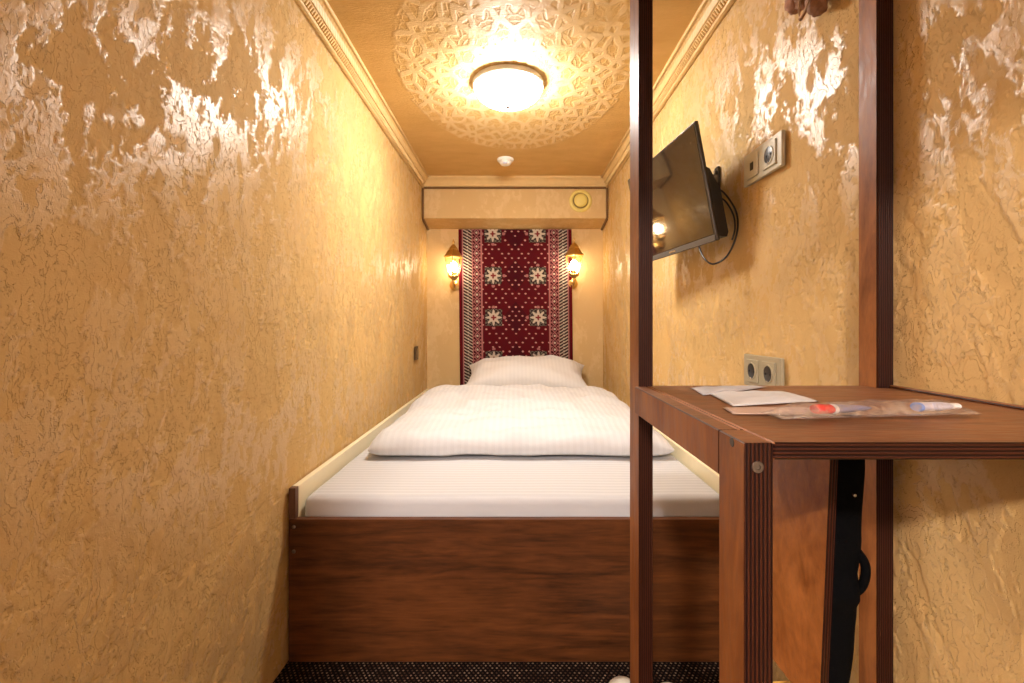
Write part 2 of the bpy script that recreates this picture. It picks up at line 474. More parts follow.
# beam under the ceiling at the far end
BY = 3.17; BZ1 = CZ+.905; BZ0 = CZ+.705; BZ0b = CZ+.672
m = MB(); m.prism([(BY, BZ1), (BY, BZ0), (YB, BZ0b), (YB, ZC), (BY, ZC)], 'x', -WX, WX)
beam = tag(m.build('trim_beam', 'plaster_fine'), 'boxed golden beam across the end wall above the rug', 'beam', kind='structure')
def twisted(pts, rad, n):
    m = MB(); pts = [Vector(p) for p in pts]
    a, b = pts
    d = (b-a).normalized(); u = d.cross(Vector((.3, .5, .8))).normalized(); v = d.cross(u)
    L = (b-a).length
    for s_ in range(2):
        ph = s_*math.pi
        k = max(2, int(L/.004))
        m.tube([a+d*(L*i/k)+(u*math.cos(ph+2*math.pi*L*i/k/.03)+v*math.sin(ph+2*math.pi*L*i/k/.03))*rad*.5 for i in range(k+1)], rad*.62, 6)
    return m
RX = WX-.007
for a, b in (((-WX+.002, BY-.004, BZ1), (WX-.002, BY-.004, BZ1)), ((-RX, BY-.004, BZ1), (-RX, BY-.004, BZ0)), ((RX, BY-.004, BZ1), (RX, BY-.004, BZ0)),
             ((-RX, BY, BZ0-.004), (-RX, YB, BZ0b-.004)), ((RX, BY, BZ0-.004), (RX, YB, BZ0b-.004))):
    tag(twisted([a, b], .008, 0).build('rope_trim', 'rope_brown', beam, True), 'brown twisted cord edging')

# cornices
def cornice(side, name, label):
    X = side*WX
    pr = [(0, -.067), (.008, -.068), (.013, -.063), (.013, -.056), (.010, -.053), (.024, -.036), (.029, -.036), (.031, -.032), (.036, -.018), (.044, -.012), (.049, -.012), (.053, -.007), (.053, 0), (0, 0)]
    root = MB().prism([(X-side*a, ZC+b) for a, b in pr], 'y', YF, BY).build(name, 'cornice')
    tag(root, label, 'cornice', kind='structure')
    m = MB(); y = .05
    d = Vector((-side*.014, 0, .017)).normalized(); nrm = Vector((-side*.017, 0, -.014)).normalized()
    while y < BY-.06:
        M = Matrix.Translation((X-side*.0165, y, ZC-.0445)) @ Matrix([[nrm.x, 0, d.x], [0, 1, 0], [nrm.z, 0, d.z]]).to_4x4()
        m.box((-.002, -.0042, -.0085), (.0055, .0042, .0085), .0015, 1, M); y += .0135
    tag(m.build('dentil_band', 'cornice_plain', root), 'row of small raised dentils', kind='stuff')
    tag(MB().tube([(X-side*.0105, YF+.002, ZC-.0615), (X-side*.0105, BY-.002, ZC-.0615)], .0055, 8).build('lower_bead', 'cornice_plain', root, True))
    tag(MB().tube([(X-side*.050, YF+.002, ZC-.0085), (X-side*.050, BY-.002, ZC-.0085)], .005, 8).build('upper_bead', 'cornice_plain', root, True))
cornice(-1, 'trim_1', 'gold moulded dentil cornice along the left wall')
cornice(1, 'trim_2', 'gold moulded dentil cornice along the right wall')
pr = [(0, -.058), (.010, -.058), (.014, -.052), (.012, -.046), (.026, -.026), (.040, -.014), (.048, -.012), (.051, -.006), (.051, 0), (0, 0)]
tag(MB().prism([(BY-a, ZC+b) for a, b in pr], 'x', -WX, WX).build('trim_3', 'cornice_plain'), 'plain gold cornice strip along the top of the beam', 'cornice', kind='structure')

# ================================================================== BED
bed = tag(empty('bed_frame', (0, YBED, 0)), 'low single bed box with dark brown wood grain panels', 'bed')
def part(mb, name, mats, root, **k):
    o = mb.build(name, mats, None, **k); o.parent = root; o.matrix_parent_inverse = Matrix.Translation(-Vector(root.location)) if root.rotation_euler[:] == (0, 0, 0) else root.matrix_basis.inverted(); return o
fb = part(MB().box((-WX+.004, YBED, .002), (WX-.004, YBED+.02, .386), .0012, 1), 'front_board', 'bed_wood', bed)
for z in (.366, .30):
    o = MB().lathe([(0, .002), (.003, .002), (.0045, .0012), (.0055, 0), (.0055, -.003), (0, -.003)], 14, Matrix.Translation((-WX+.018, YBED, z)) @ Matrix.Rotation(R(90), 4, 'X')).build('screw', 'dull_steel', fb, True, angle=40)
    o.matrix_parent_inverse = fb.matrix_basis.inverted() @ Matrix.Identity(4)
    o.parent = bed; o.matrix_parent_inverse = Matrix.Translation((0, -YBED, 0))
for s in (-1, 1):
    x0, x1 = sorted((s*(WX-.004), s*(WX-.022)))
    part(MB().box((x0, YBED+.0, .387), (x1, YBED+.019, .470), .001, 1), 'board_end', 'bed_end', bed)
    part(MB().box((x0, YBED+.0205, .002), (x1, YB-.03, .470), .001, 1), 'side_board', 'cream_laminate', bed)
part(MB().box((-WX+.03, YBED+.03, .25), (WX-.03, YB-.05, .27)), 'bed_base', 'bed_wood', bed)

# mattress in a striped fitted sheet
MX = .585; MY0, MY1 = YBED+.028, YB-.035; MZ0, MZ1 = .272, .436
m = MB().box((-MX, MY0, MZ0), (MX, MY1, MZ1), .022, 4)
bmesh.ops.subdivide_edges(m.bm, edges=[e for e in m.bm.edges if e.calc_length() > .4], cuts=24, use_grid_fill=True)
for v in m.bm.verts:
    n_ = noise.noise(v.co*5)*.004
    if v.co.z > .40: v.co.z += n_*.6
    if v.co.y < MY0+.02: v.co.y += noise.noise(v.co*7+Vector((3, 1, 9)))*.004
tag(m.build('mattress', 'sheet', smooth=True), 'mattress in white satin-striped fitted sheet on the bed', 'mattress')

# duvet
def cushion(name, mat, nx, ny, fn, mat2=None):
    bm = bmesh.new(); top = {}; bot = {}
    for i in range(nx+1):
        for j in range(ny+1):
            u, v = -1+2*i/nx, -1+2*j/ny
            a, b = fn(u, v)
            top[i, j] = bm.verts.new(a)
            bot[i, j] = top[i, j] if i in (0, nx) or j in (0, ny) else bm.verts.new(b)
    for i in range(nx):
        for j in range(ny):
            bm.faces.new([top[i, j], top[i+1, j], top[i+1, j+1], top[i, j+1]])
            bm.faces.new([bot[i, j], bot[i, j+1], bot[i+1, j+1], bot[i+1, j]])
    m = MB(); m.bm.free(); m.bm = bm
    return m.build(name, mat, smooth=True)
def rem(t, k): return math.copysign(1-(1-abs(t))**k, t)     # packs rows toward the edges
def duvet_fn(u, v):
    u, v = rem(u, 1.7), rem(v, 1.7)
    px = .021+u*(.540+.012*noise.noise(Vector((v*2, 3, 1)))) ; py = 2.185+v*(.500+.02*noise.noise(Vector((u*2.2, 8, 2)))+ .012*noise.noise(Vector((u*6, 1, 5))))
    if px < -.53: px = -.53-(px+.53)*-.3
    e = (1-abs(u)**12)**.5*(1-abs(v)**14)**.5 if max(abs(u), abs(v)) < 1 else 0
    bl = .072+.020*max(0, v)
    q = Vector((px*2.2, py*2.6, 0))
    wr = noise.noise(q)*.020+noise.noise(q*2.7)*.007+abs(noise.noise(Vector((px*3, py*9, 4))))*.016-abs(noise.noise(Vector((px*8, py*3.5, 7))))*.020-abs(noise.noise(Vector((px*4+py*5, py*7-px*3, 2))))*.016
    wr += .006*math.sin(px*26+py*5)*max(0, -v)**2
    seam = MZ1+.034+.004*noise.noise(Vector((u*5, v*5, 9)))
    crown = .028*(1-u*u)*(1-.3*v*v)+.02*v
    zt = seam+e*(bl+crown+wr)
    zb = seam-e**.6*(.030+.004*noise.noise(Vector((u*4, v*4, 3))))
    zb = max(zb, MZ1+.003)
    return (px, py, zt), (px, py, zb)
tag(cushion('duvet', 'duvet_cotton', 110, 90, duvet_fn), 'puffy white striped duvet folded across the bed', 'duvet')

# pillow
def pillow_fn(u, v):
    u, v = rem(u, 1.5), rem(v, 1.5)
    pin = 1-.10*(1-abs(v)**2)*abs(u)**3
    piv = 1-.12*(1-abs(u)**2)*abs(v)**3
    x = u*.375*pin; y = v*.225*piv
    e = max(0, (1-abs(u)**3.2))**.62*max(0, (1-abs(v)**3.2))**.62
    q = Vector((x*6, y*6, 2))
    wr = (noise.noise(q)*.014+noise.noise(q*2.6)*.006-abs(noise.noise(Vector((x*5+y*9, x*3, 6))))*.016)*min(1, e*1.5)
    edge = .012*noise.noise(Vector((x*7, y*7, 5)))
    zt = edge+e*.125+wr
    zb = edge-e*.085+wr*.4
    return (x, y, zt), (x, y, zb)
pil = cushion('pillow', 'pillow_cotton', 80, 60, pillow_fn)
pil.scale = (1.06, 1, 1); pil.location = (.072, 3.085, .568); pil.rotation_euler = (R(17), R(0), R(-2))
tag(pil, 'plump white pillow leaning against the hanging rug', 'pillow')

# ================================================================== RUG on the back wall
RW, RH = .775, 1.17; RZ1 = CZ+.668
def rug_color(u, v):          # u, v in cm from the left / top, 77.5 wide
    red = (.095, .0025, .007); dred = (.058, .002, .007); pink = (.42, .17, .17); white = (.62, .54, .44); grey = (.15, .155, .115); blk = (.025, .012, .018)
    c = red
    um = min(u, 77.5-u)
    def per(x, p): return (x % p)/p
    if um < 1.5: return red
    if um < 2.3: return pink
    if um < 8.5:
        q = per(v, 4.4); x = (um-2.3)/6.2
        s1 = abs(((x*1.6-q*2) % 1)-.5)
        if 0.42 < x < .60: return blk if (per(v, 2.2) < .45) else white
        if s1 > .36: return white
        if s1 > .24: return grey
        return dred if per(v+1.3, 4.4) < .5 else blk
    if um < 9.0: return pink
    if um < 14.6:
        x = (um-9.0)/5.6; y = per(v, 9.6)*2*math.pi
        if abs(x-.5-.27*math.sin(y)) < .075: return pink
        if abs(x-.5+.30*math.sin(y)) < .06: return pink
        q = per(v, 4.8)
        if (x-.5)**2*6+(q-.5)**2*5 < .12: return white
        if per(v, 2.4) < .3 and (x < .22 or x > .80): return pink
        return dred
    if um < 15.6: return pink
    # field
    cu = abs(u-38.75)                     # mirrored halves
    ru = 15.6                             # rosette column
    pv = 29.2; vv = (v-3.2) % pv
    if vv > pv/2: vv -= pv
    dx, dy = cu-ru, vv
    r = math.hypot(dx, dy); a = math.atan2(dy, dx)
    star = 4.9+1.7*math.cos(8*a)
    if r < 1.9 and (abs(dx) < .55 or abs(dy) < .55): return (.22, .03, .03)
    if r < 1.0: return blk
    if r < 3.1: return white
    if r < star: return blk if r > star-.9 else white
    if max(abs(dx), abs(dy)) < 5.9:
        k = (int((dx+20)/1.35)+int((dy+20)/1.35)) % 2
        return grey if k else blk
    for (ox, oy) in ((0, 7.2), (0, -7.2), (-7.6, 0), (7.6, 0)):
        if math.hypot(dx-ox, (dy-oy)*1.05) < 1.15: return pink
    if abs(dx)+abs(dy) < 8.2: return grey if abs(abs(dx)-abs(dy)) < 1 else dred
    # rings of small dots
    row = math.floor(v/3.1); off = 2.3 if row % 2 else 0
    ddx = ((cu+off) % 4.6)-2.3; ddy = (v % 3.1)-1.55
    keep = (math.sin(row*2.3+math.floor((cu+off)/4.6)*1.7) > -.55)
    if keep and (ddx/.66)**2+(ddy/.52)**2 < 1: return (.66, .36, .32)
    if cu+abs(((v-3.2+pv/2) % pv)-pv/2)*.8 < 9: return dred
    return red
def rug():
    nx, ny = 270, 400
    bm = bmesh.new(); lay = bm.verts.layers.float_color.new('weave'); g = []
    for j in range(ny+1):
        rowv = []
        for i in range(nx+1):
            u, v = i/nx, j/ny
            z = RZ1-v*RH; y = YB-.012-.003*math.sin(u*9+v*2)*v
            vert = bm.verts.new(((u-.5)*RW-.0+.012*v, y, z))
            c = rug_color(u*77.5, v*RH*100); vert[lay] = (*c, 1); rowv.append(vert)
        g.append(rowv)
    for j in range(ny):
        for i in range(nx): bm.faces.new([g[j][i], g[j+1][i], g[j+1][i+1], g[j][i+1]])
    m = MB(); m.bm.free(); m.bm = bm
    return m.build('wall_rug', 'rug')
root = tag(empty('hanging_rug', (0, YB-.006, RZ1-RH)), 'dark red oriental rug with white rosettes hung on end wall', 'rug')
part_ = rug(); part_.name = 'woven_pile'; part_.parent = root; part_.matrix_parent_inverse = Matrix.Translation(-root.location)
o = MB().prism([(-RW/2-.002, RZ1), (RW/2+.002, RZ1), (RW/2+.014, RZ1-RH), (-RW/2+.010, RZ1-RH)], 'y', YB-.0085, YB-.001).build('backing', 'rug_edge', root); o.matrix_parent_inverse = Matrix.Translation(-root.location)
for s in (-1, 1):
    o = MB().tube([(s*(RW/2+.001), YB-.010, RZ1-.001), (s*(RW/2+.001)+.012, YB-.010, RZ1-RH)], .006, 8).build('side_binding', 'rug_edge', root, True); o.matrix_parent_inverse = Matrix.Translation(-root.location)

# ================================================================== CEILING LAMP, DETECTOR, VENT
def dome_lamp(name, loc, r, glass, label):
    root = tag(empty(name, loc), label, 'ceiling lamp')
    MB().lathe([(0, -.001), (r*1.01, -.001), (r*1.03, -.004), (r*1.03, -.020), (r*1.0, -.024), (0, -.024)], 48).build('metal_rim', 'rim_grey', root, True, angle=35)
    MB().lathe([(0, -.092), (r*.25, -.090), (r*.5, -.083), (r*.72, -.070), (r*.87, -.054), (r*.95, -.038), (r*.965, -.027), (r*.94, -.0245), (0, -.0245)], 48).build('glass_bowl', glass, root, True, angle=60)
    MB().lathe([(0, -.106), (.007, -.104), (.010, -.099), (.010, -.094), (.006, -.090), (0, -.090)], 20).build('finial_knob', 'chrome', root, True)
    return root
dome_lamp('ceiling_lamp', (-.027, LY, ZC), .138, 'lamp_glass', 'glowing white dome lamp with silver rim on ceiling')
dome_lamp('ceiling_lamp', (-.60, -2.2, CZC), .14, 'corridor_glass', 'dome lamp on the corridor ceiling behind the viewer')

root = tag(empty('motion_detector', (-.056, 2.80, ZC)), 'small round white detector on ceiling near the beam', 'detector')
MB().lathe([(0, -.0005), (.047, -.0005), (.049, -.006), (.046, -.014), (.040, -.018), (0, -.018)], 32).build('base', 'white_plastic', root, True, angle=35)
MB().lathe([(.036, -.0185), (.034, -.028), (.026, -.036), (.012, -.040), (0, -.041)], 32).build('dome', 'white_plastic', root, True)
MB().box((-.012, -.036, -.0385), (.012, -.024, -.030), .001, 1).build('sensor_window', 'pale_blue_plastic', root)

root = tag(empty('vent_valve', ((580.5-VX)/F*BY, BY, CZ-(201-VY)/F*BY), (R(90), 0, 0)), 'round yellow air vent on the beam', 'vent')
MB().lathe([(0, .0005), (.073, .0005), (.075, .004), (.070, .011), (.060, .013), (.054, .010), (.052, .004), (0, .004)], 40).build('flange', 'valve_yellow', root, True, angle=50)
MB().lathe([(0, .0045), (.051, .0045), (.051, .006), (0, .006)], 40).build('throat', 'valve_dark', root, True, angle=40)
MB().lathe([(0, .0065), (.010, .0065), (.010, .012), (.040, .014), (.044, .018), (.041, .024), (.025, .029), (0, .030)], 40).build('disc', 'valve_yellow', root, True, angle=50)

# ================================================================== SCONCES
def sconce():
    root = empty('wall_lantern')          # origin on the wall at the height of the arm's foot; -y is into the room
    MB().lathe([(0, 0), (.036, 0), (.038, .004), (.030, .010), (.016, .013), (.010, .018), (0, .018)], 24, Matrix.Translation((0, -.001, 0)) @ Matrix.Rotation(R(90), 4, 'X')).build('wall_plate', 'brass', root, True, angle=40)
    MB().tube(bez([(0, -.016, 0), (0, -.04, -.012), (0, -.075, -.018), (0, -.098, .002), (0, -.10, .030)], 8), [.008]*8+[.0075]*8+[.008]*8+[.010]*9, 12).build('curved_arm', 'brass', root, True)
    C = Matrix.Translation((0, -.10, 0))
    MB().lathe([(0, .026), (.012, .026), (.018, .034), (.026, .040), (.034, .046), (.036, .052), (.032, .056), (0, .056)], 24, C).build('cup', 'brass', root, True, angle=40)
    g = MB(); g.lathe([(.031, .0565), (.044, .085), (.053, .12), (.056, .15), (.056, .176)], 6, C @ Matrix.Rotation(R(30), 4, 'Z')); g.build('glass_body', 'glass', root)
    for k in range(6):
        a = R(60*k+30); m = MB()
        m.tube([C @ Vector((r*math.cos(a), r*math.sin(a), z)) for r, z in ((.032, .054), (.045, .085), (.054, .12), (.057, .15), (.057, .178))], .0028, 6)
        m.build('glazing_bar', 'brass', root, True)
    MB().lathe([(0, .177), (.066, .177), (.071, .182), (.069, .189), (.060, .194), (.050, .210), (.038, .226), (.034, .232), (.036, .236), (.026, .250), (.014, .262), (.010, .268), (0, .268)], 6, C @ Matrix.Rotation(R(30), 4, 'Z')).build('lantern_roof', 'brass', root)
    MB().lathe([(0, .268), (.007, .268), (.006, .274), (.010, .281), (.010, .286), (.005, .292), (.004, .303), (0, .308)], 16, C).build('finial', 'brass', root, True)
    MB().lathe([(0, .057), (.012, .057), (.012, .082), (0, .082)], 16, C).build('lamp_holder', 'brass', root, True, angle=40)
    MB().lathe([(0, .0825), (.012, .0825), (.024, .094), (.029, .108), (.026, .126), (.015, .142), (.005, .153), (0, .155)], 20, C).build('bulb', 'bulb', root, True)
    return root
ZS = CZ-(284-VY)/F*YB*.97
s1 = sconce(); s1.location = ((453.5-VX)/F*3.26, YB-.0005, ZS)
tag(s1, 'lit brass wall lantern left of the hanging rug', 'wall lamp', 'brass lanterns beside the rug')
s2 = copy_tree(s1); s2.location = ((574-VX)/F*3.26, YB-.0005, ZS+.012)
tag(s2, 'lit brass wall lantern right of the hanging rug', 'wall lamp', 'brass lanterns beside the rug')

# ================================================================== TELEVISION
nt, ft, nb = Vector((.482, 1.30, 1.460)), Vector((.430, 1.85, 1.466)), Vector((.546, 1.302, 1.139))
ex = (ft-nt).normalized(); ez = (nt-nb); H = ez.length; ez = (ez-ex*ez.dot(ex)).normalized(); ey = ez.cross(ex)
W = (ft-nt).length; org = (nb+(ft-nt)*.5)
TM = Matrix(((ex.x, ey.x, ez.x, org.x), (ex.y, ey.y, ez.y, org.y), (ex.z, ey.z, ez.z, org.z), (0, 0, 0, 1)))
tv = empty('television'); tv.matrix_world = TM
tag(tv, 'black flat television tilted out from the right wall', 'television')
MB().box((-W/2, -.012, 0), (W/2, -.0005, H), .003, 2).build('panel_frame', 'bezel_plastic', tv)
MB().box((-W/2+.007, -.001, .020), (W/2-.007, .0004, H-.007)).build('screen', 'screen', tv)
MB().box((-W/2+.002, -.0004, .002), (W/2-.002, .0012, .017), .0006, 1).build('bottom_strip', 'strip_grey', tv)
MB().box((-.025, .0013, .006), (.025, .0018, .012)).build('maker_mark', 'chrome', tv)
MB().prism([(-.0125, .012), (-.0125, H*.62), (-.022, H*.60), (-.042, H*.42), (-.042, .018), (-.036, .006)], 'x', -W/2+.006, W/2-.006).build('back_housing', 'black_plastic', tv)
MB().prism([(-.0125, H*.621), (-.0125, H-.01), (-.017, H-.02), (-.022, H*.63)], 'x', -W/2+.02, W/2-.02).build('back_shell', 'black_plastic', tv)
mount = tv
m = MB(); m.prism([(1.43, 1.22), (1.62, 1.22), (1.62, 1.40), (1.595, 1.40), (1.57, 1.34), (1.49, 1.34), (1.455, 1.385), (1.435, 1.385)], 'x', WX-.008, WX-.001)
part(m, 'wall_bracket', 'bezel_plastic', mount)
part(MB().tube([(WX-.0085, 1.447, 1.370), (WX-.014, 1.447, 1.370)], .006, 10), 'bolt', 'dull_steel', mount)
part(MB().tube([(WX-.009, 1.51, 1.33), (TM @ Vector((-.02, -.0232, .19)))], .011, 10), 'swing_arm', 'black_plastic', mount)
cb = [P(712, 190, 1.40), P(722, 191, 1.36), P(734, 207, 1.33), P(738, 222, 1.31), P(735, 240, 1.30), P(726, 257, 1.31), P(713, 264, 1.33), P(704, 258, 1.36), P(699, 247, 1.42)]
for p in cb: p.x = min(p.x, WX-.006)
cb2 = [P(712, 196, 1.40), P(724, 200, 1.36), P(733, 214, 1.33), P(735, 228, 1.31), P(732, 240, 1.31)]
for p in cb2: p.x = min(p.x, WX-.005)
cab = tv
part(MB().tube(bez(cb, 8), .0026, 8), 'power_cord', 'black_plastic', cab, smooth=True)
part(MB().tube(bez(cb2, 8), .0024, 8), 'power_cord', 'black_plastic', cab, smooth=True)

# ================================================================== SOCKETS, SWITCH
def sockets(pxa, pxb, pyc, label, light):
    ya, yb = WX*F/(pxb-VX), WX*F/(pxa-VX)           # near, far
    yc = (ya+yb)/2; zc = pyc
    root = tag(empty('double_socket', (WX, yc, zc)), label, 'socket')
    L = yb-ya; Hh = .081
    pm = 'socket_light' if light else 'socket_plastic'
    part(MB().box((WX-.010, ya, zc-Hh/2), (WX-.0005, yb, zc+Hh/2), .002, 2), 'cover_frame', pm, root)
    for s in (-1, 1):
        c = yc+s*L*.225
        ins = part(MB().box((WX-.0135, c-.029, zc-.029), (WX-.0095, c+.029, zc+.029), .0015, 2), 'insert', pm, root)
        M = Matrix.Translation((WX-.0135, c, zc)) @ Matrix.Rotation(R(-90), 4, 'Y')
        if light and s == 1:
            sub = MB().box((WX-.0145, c-.008, zc-.010), (WX-.0130, c+.008, zc+.010), .0005, 1).build('aerial_jack', 'socket_hole', ins); sub.parent = ins
        else:
            for nm, mt, prof in (('well', 'socket_hole', [(0, .0006), (.0185, .0006), (.0195, .0002), (.0195, -.001), (0, -.001)]), ('well_rim', pm, [(.0190, 0), (.0190, .0018), (.0215, .0018), (.0220, 0)])):
                sub = MB().lathe(prof, 28, M).build(nm, mt, ins, True, angle=40); sub.parent = ins
            for q in (-.0095, .0095):
                sub = MB().tube([(WX-.0145, c+q, zc), (WX-.0160, c+q, zc)], .0028, 10).build('contact', 'black_plastic', ins); sub.parent = ins
            sub = MB().box((WX-.016, c-.003, zc-.020), (WX-.0135, c+.003, zc-.016)).build('earth_clip', 'chrome', ins); sub.parent = ins
sockets(747.5, 786, CZ+(VY-159)/F*1.165, 'cream double socket on wall beside the television', True)
sockets(747.5, 785, CZ+(VY-373)/F*1.165, 'beige double socket on wall just above the desk', False)
ysw = WX*F/(VX-415.5)
sw = tag(empty('light_switch', (-WX, ysw, CZ-(353-VY)/F*ysw)), 'small brown light switch on the left wall by pillow', 'switch')
zc = sw.location.z
part(MB().box((-WX+.0005, ysw-.042, zc-.042), (-WX+.010, ysw+.042, zc+.042), .002, 2), 'cover_frame', 'switch_brown', sw)
part(MB().box((-WX+.0095, ysw-.029, zc-.029), (-WX+.014, ysw+.029, zc+.029), .0015, 2), 'rocker', 'switch_rocker', sw)

# ================================================================== PLYWOOD DESK WITH POSTS
desk = tag(empty('plywood_desk', (.4, .6, 0)), 'dark stained plywood desk with tall posts by the right wall', 'desk')
def ply(name, lo, hi, edge_axis_faces, root=desk, bev=.0012, face='veneer', top=None):
    """box: faces across x use the veneer, faces across y/z the given ply edge"""
    m = MB().box(lo, hi, bev, 1)
    bm = m.bm; bm.normal_update()
    mats = [face, edge_axis_faces, top or face]
    for f in bm.faces:
        n = f.normal
        if top is not None and n.z > .9: f.material_index = 2
        elif abs(n.x) > .9: f.material_index = 0 if edge_axis_faces == 'ply_x' else 1
        elif abs(n.y) > .6: f.material_index = 1
        else: f.material_index = 1 if edge_axis_faces == 'ply_x' else 0
    return part(m, name, mats, root)
DZT = CZ-.1015                                 # desk top
X0 = .2050                                     # left face of the frame
YFAR = .795; YN = .414
ply('post', (X0, YFAR, .002), (X0+.0235, YFAR+.062, ZC-.001), 'ply_x')
ply('post', (WX-.0290, .776, .002), (WX-.0015, .818, ZC-.001), 'ply_x')
ply('leg', (X0-.0072, YN, .002), (X0+.0180, YN+.052, DZT-.0003), 'ply_x', top='veneer_top')
ply('leg', (WX-.0290, YN, .002), (WX-.0030, YN+.052, DZT-.018), 'ply_x')
ply('apron', (X0-.0072, YN+.0525, DZT-.044), (X0+.0125, YFAR-.0005, DZT-.0003), 'ply_x', top='veneer_top')
ply('apron', (X0+.03, YFAR+.012, DZT-.05), (WX-.03, YFAR+.030, DZT-.018), 'ply_z')
ply('desk_top', (X0+.0185, YN+.0005, DZT-.0150), (WX-.0012, YFAR-.021, DZT), 'ply_z', top='veneer_top')
ply('desk_top_edge', (X0+.0130, YN+.0525, DZT-.0151), (X0+.0183, YFAR-.0005, DZT-.0002), 'ply_z', top='veneer_top')
ply('back_strip', (X0+.0185, YFAR-.0208, DZT-.0150), (WX-.0295, YFAR+.011, DZT-.0001), 'ply_z', top='veneer_top')
ply('wall_strip', (WX-.010, YN+.0005, DZT+.0002), (WX-.0012, .775, DZT+.0045), 'ply_z', top='veneer_top')
def disc(name, px, py, y, r, mat, axis, root, lift=.0012):
    p = P(px, py, y)
    if axis == 'y':
        M = Matrix.Translation(p) @ Matrix.Rotation(R(90), 4, 'X')
    else: M = Matrix.Translation(p) @ Matrix.Rotation(R(-90), 4, 'Y')
    return part(MB().lathe([(0, lift*.3), (r*.35, lift*.3), (r*.45, lift), (r*.9, lift), (r, lift*.5), (r, -.001), (0, -.001)], 20, M), name, mat, root, smooth=True, angle=40)
disc('bolt', 757.5, 467, YN, .0052, 'dull_steel', 'y', desk)
p = P(732, 442, .4375); p.x = X0-.0072
part(MB().lathe([(0, .0004), (.0038, .0004), (.0045, 0), (.0045, -.0005), (0, -.0005)], 16, Matrix.Translation((X0-.0072, .4375, CZ-(442-VY)/F*.4375)) @ Matrix.Rotation(R(-90), 4, 'Y')), 'bolt_hole', 'socket_hole', desk)

# tapered divider panel hung below the desk top
XB = .400
m = MB(); bot = .392
m.prism([(.606, DZT-.0155), (.790, DZT-.0155), (.790, bot), (.632, bot)], 'x', XB, XB+.0105)
m.bm.normal_update()
for f in m.bm.faces: f.material_index = 0 if abs(f.normal.x) > .9 else 1
tag(part(m, 'divider_panel', ['back_ply', 'ply_x'], desk), 'tapered orange brown plywood panel')

# stool with a round yellow seat under the desk
stool = tag(empty('round_stool', (.42, .607, 0)), 'round yellow stool pushed in under the desk', 'stool')
sx, sy, sz = .420, .612, .348
part(MB().lathe([(0, -.018), (.128, -.018), (.135, -.012), (.138, 0), (.134, .009), (.120, .013), (0, .014)], 48, Matrix.Translation((sx, sy, sz))), 'seat_pad', 'yellow_vinyl', stool, smooth=True, angle=50)
part(MB().lathe([(0, -.036), (.115, -.036), (.118, -.032), (.118, -.019), (0, -.019)], 40, Matrix.Translation((sx, sy, sz))), 'seat_board', 'veneer', stool, smooth=True, angle=40)
for k in range(4):
    a = R(45+90*k)
    part(MB().tube([(sx+.085*math.cos(a), sy+.085*math.sin(a), sz-.0365), (sx+.125*math.cos(a), sy+.125*math.sin(a), .002)], [.013, .010], 12), 'leg', 'veneer', stool, smooth=True, angle=40)

# black bag hanging behind the chair back
bag = tag(empty('black_bag', (.45, .70, .40)), 'black fabric bag hanging behind the plywood panel below the desk', 'bag')
def bag_fn(u, v):
    u, v = rem(u, 1.6), rem(v, 1.6)
    t = (v+1)/2                              # 0 bottom, 1 top
    z = .37+t*.405
    wy = .040+.018*t+.012*(1 if .35 < t < .45 else 0)
    y = .704+u*wy*.8
    e = max(0, 1-abs(u)**4)**.5*max(0, 1-abs(v)**8)**.5
    th = (.033+.010*t+.004*noise.noise(Vector((u*3, v*4, 1))))
    xc = .4475+.0090*t
    return (xc-e*th, y, z), (xc+e*th, y, z)
o = cushion('bag_body', 'black_fabric', 20, 40, bag_fn); o.parent = bag; o.matrix_parent_inverse = Matrix.Translation(-bag.location)
part(MB().tube(bez([(.476, .680, .60), (.490, .672, .575), (.486, .672, .545), (.474, .685, .52)], 8), .006, 8), 'strap', 'black_fabric', bag, smooth=True)
pp = P(851, 495, .66)
part(MB().lathe([(0, .003), (.002, .0025), (.003, 0), (0, 0)], 12, Matrix.Translation((.466, .660, pp.z)) @ Matrix.Rotation(R(90), 4, 'X')), 'rivet', 'chrome', bag)

# ================================================================== THINGS ON THE DESK
def sheet(name, pts, thick, mat, label, cat, group=None, puff=.0, zoff=.0):
    """small flat packet: pts are its four corners on the desk as pixels, near edge first"""
    z0 = DZT+.0006+zoff
    def gp(px, py):
        y = F*(CZ-z0)/(py-VY); return Vector(((px-VX)/F*y, y, z0))
    a, b, c, d = [gp(*p) for p in pts]
    ctr = (a+b+c+d)/4; ctr.z = z0
    root = empty(name, ctr)
    def fn(u, v):
        s, t = (u+1)/2, (v+1)/2
        p = (a*(1-s)+b*s)*(1-t)+(d*(1-s)+c*s)*t-ctr
        e = max(0, 1-abs(u)**5)*max(0, 1-abs(v)**5)
        wv = noise.noise(Vector((p.x*45, p.y*45, hash(cat) % 7)))*.5+.5
        return (p.x, p.y, thick*.5+e*(thick*.5+puff*(.5+wv))), (p.x, p.y, thick*.5-e*thick*.5)
    o = cushion('packet', mat, 24, 14, fn); o.parent = root
    tag(root, label, cat, group)
    return root
sheet('sachet', [(703, 396), (742, 391.5), (768, 387.2), (690, 388.2)], .002, 'paper_grey', 'small silvery grey sachet at the far edge of desk', 'sachet', puff=.003)
r_ = sheet('paper_sachet', [(733, 407), (820, 402), (785, 393), (708, 394)], .002, 'paper_white', 'creased white paper sachet lying in the middle of the desk', 'sachet', puff=.005)
sheet('paper_strip', [(733, 414.8), (862, 415.5), (850, 408.8), (722, 407.8)], .0015, 'paper_kraft', 'flat beige paper strip under the clear plastic packet', 'paper', puff=.001)
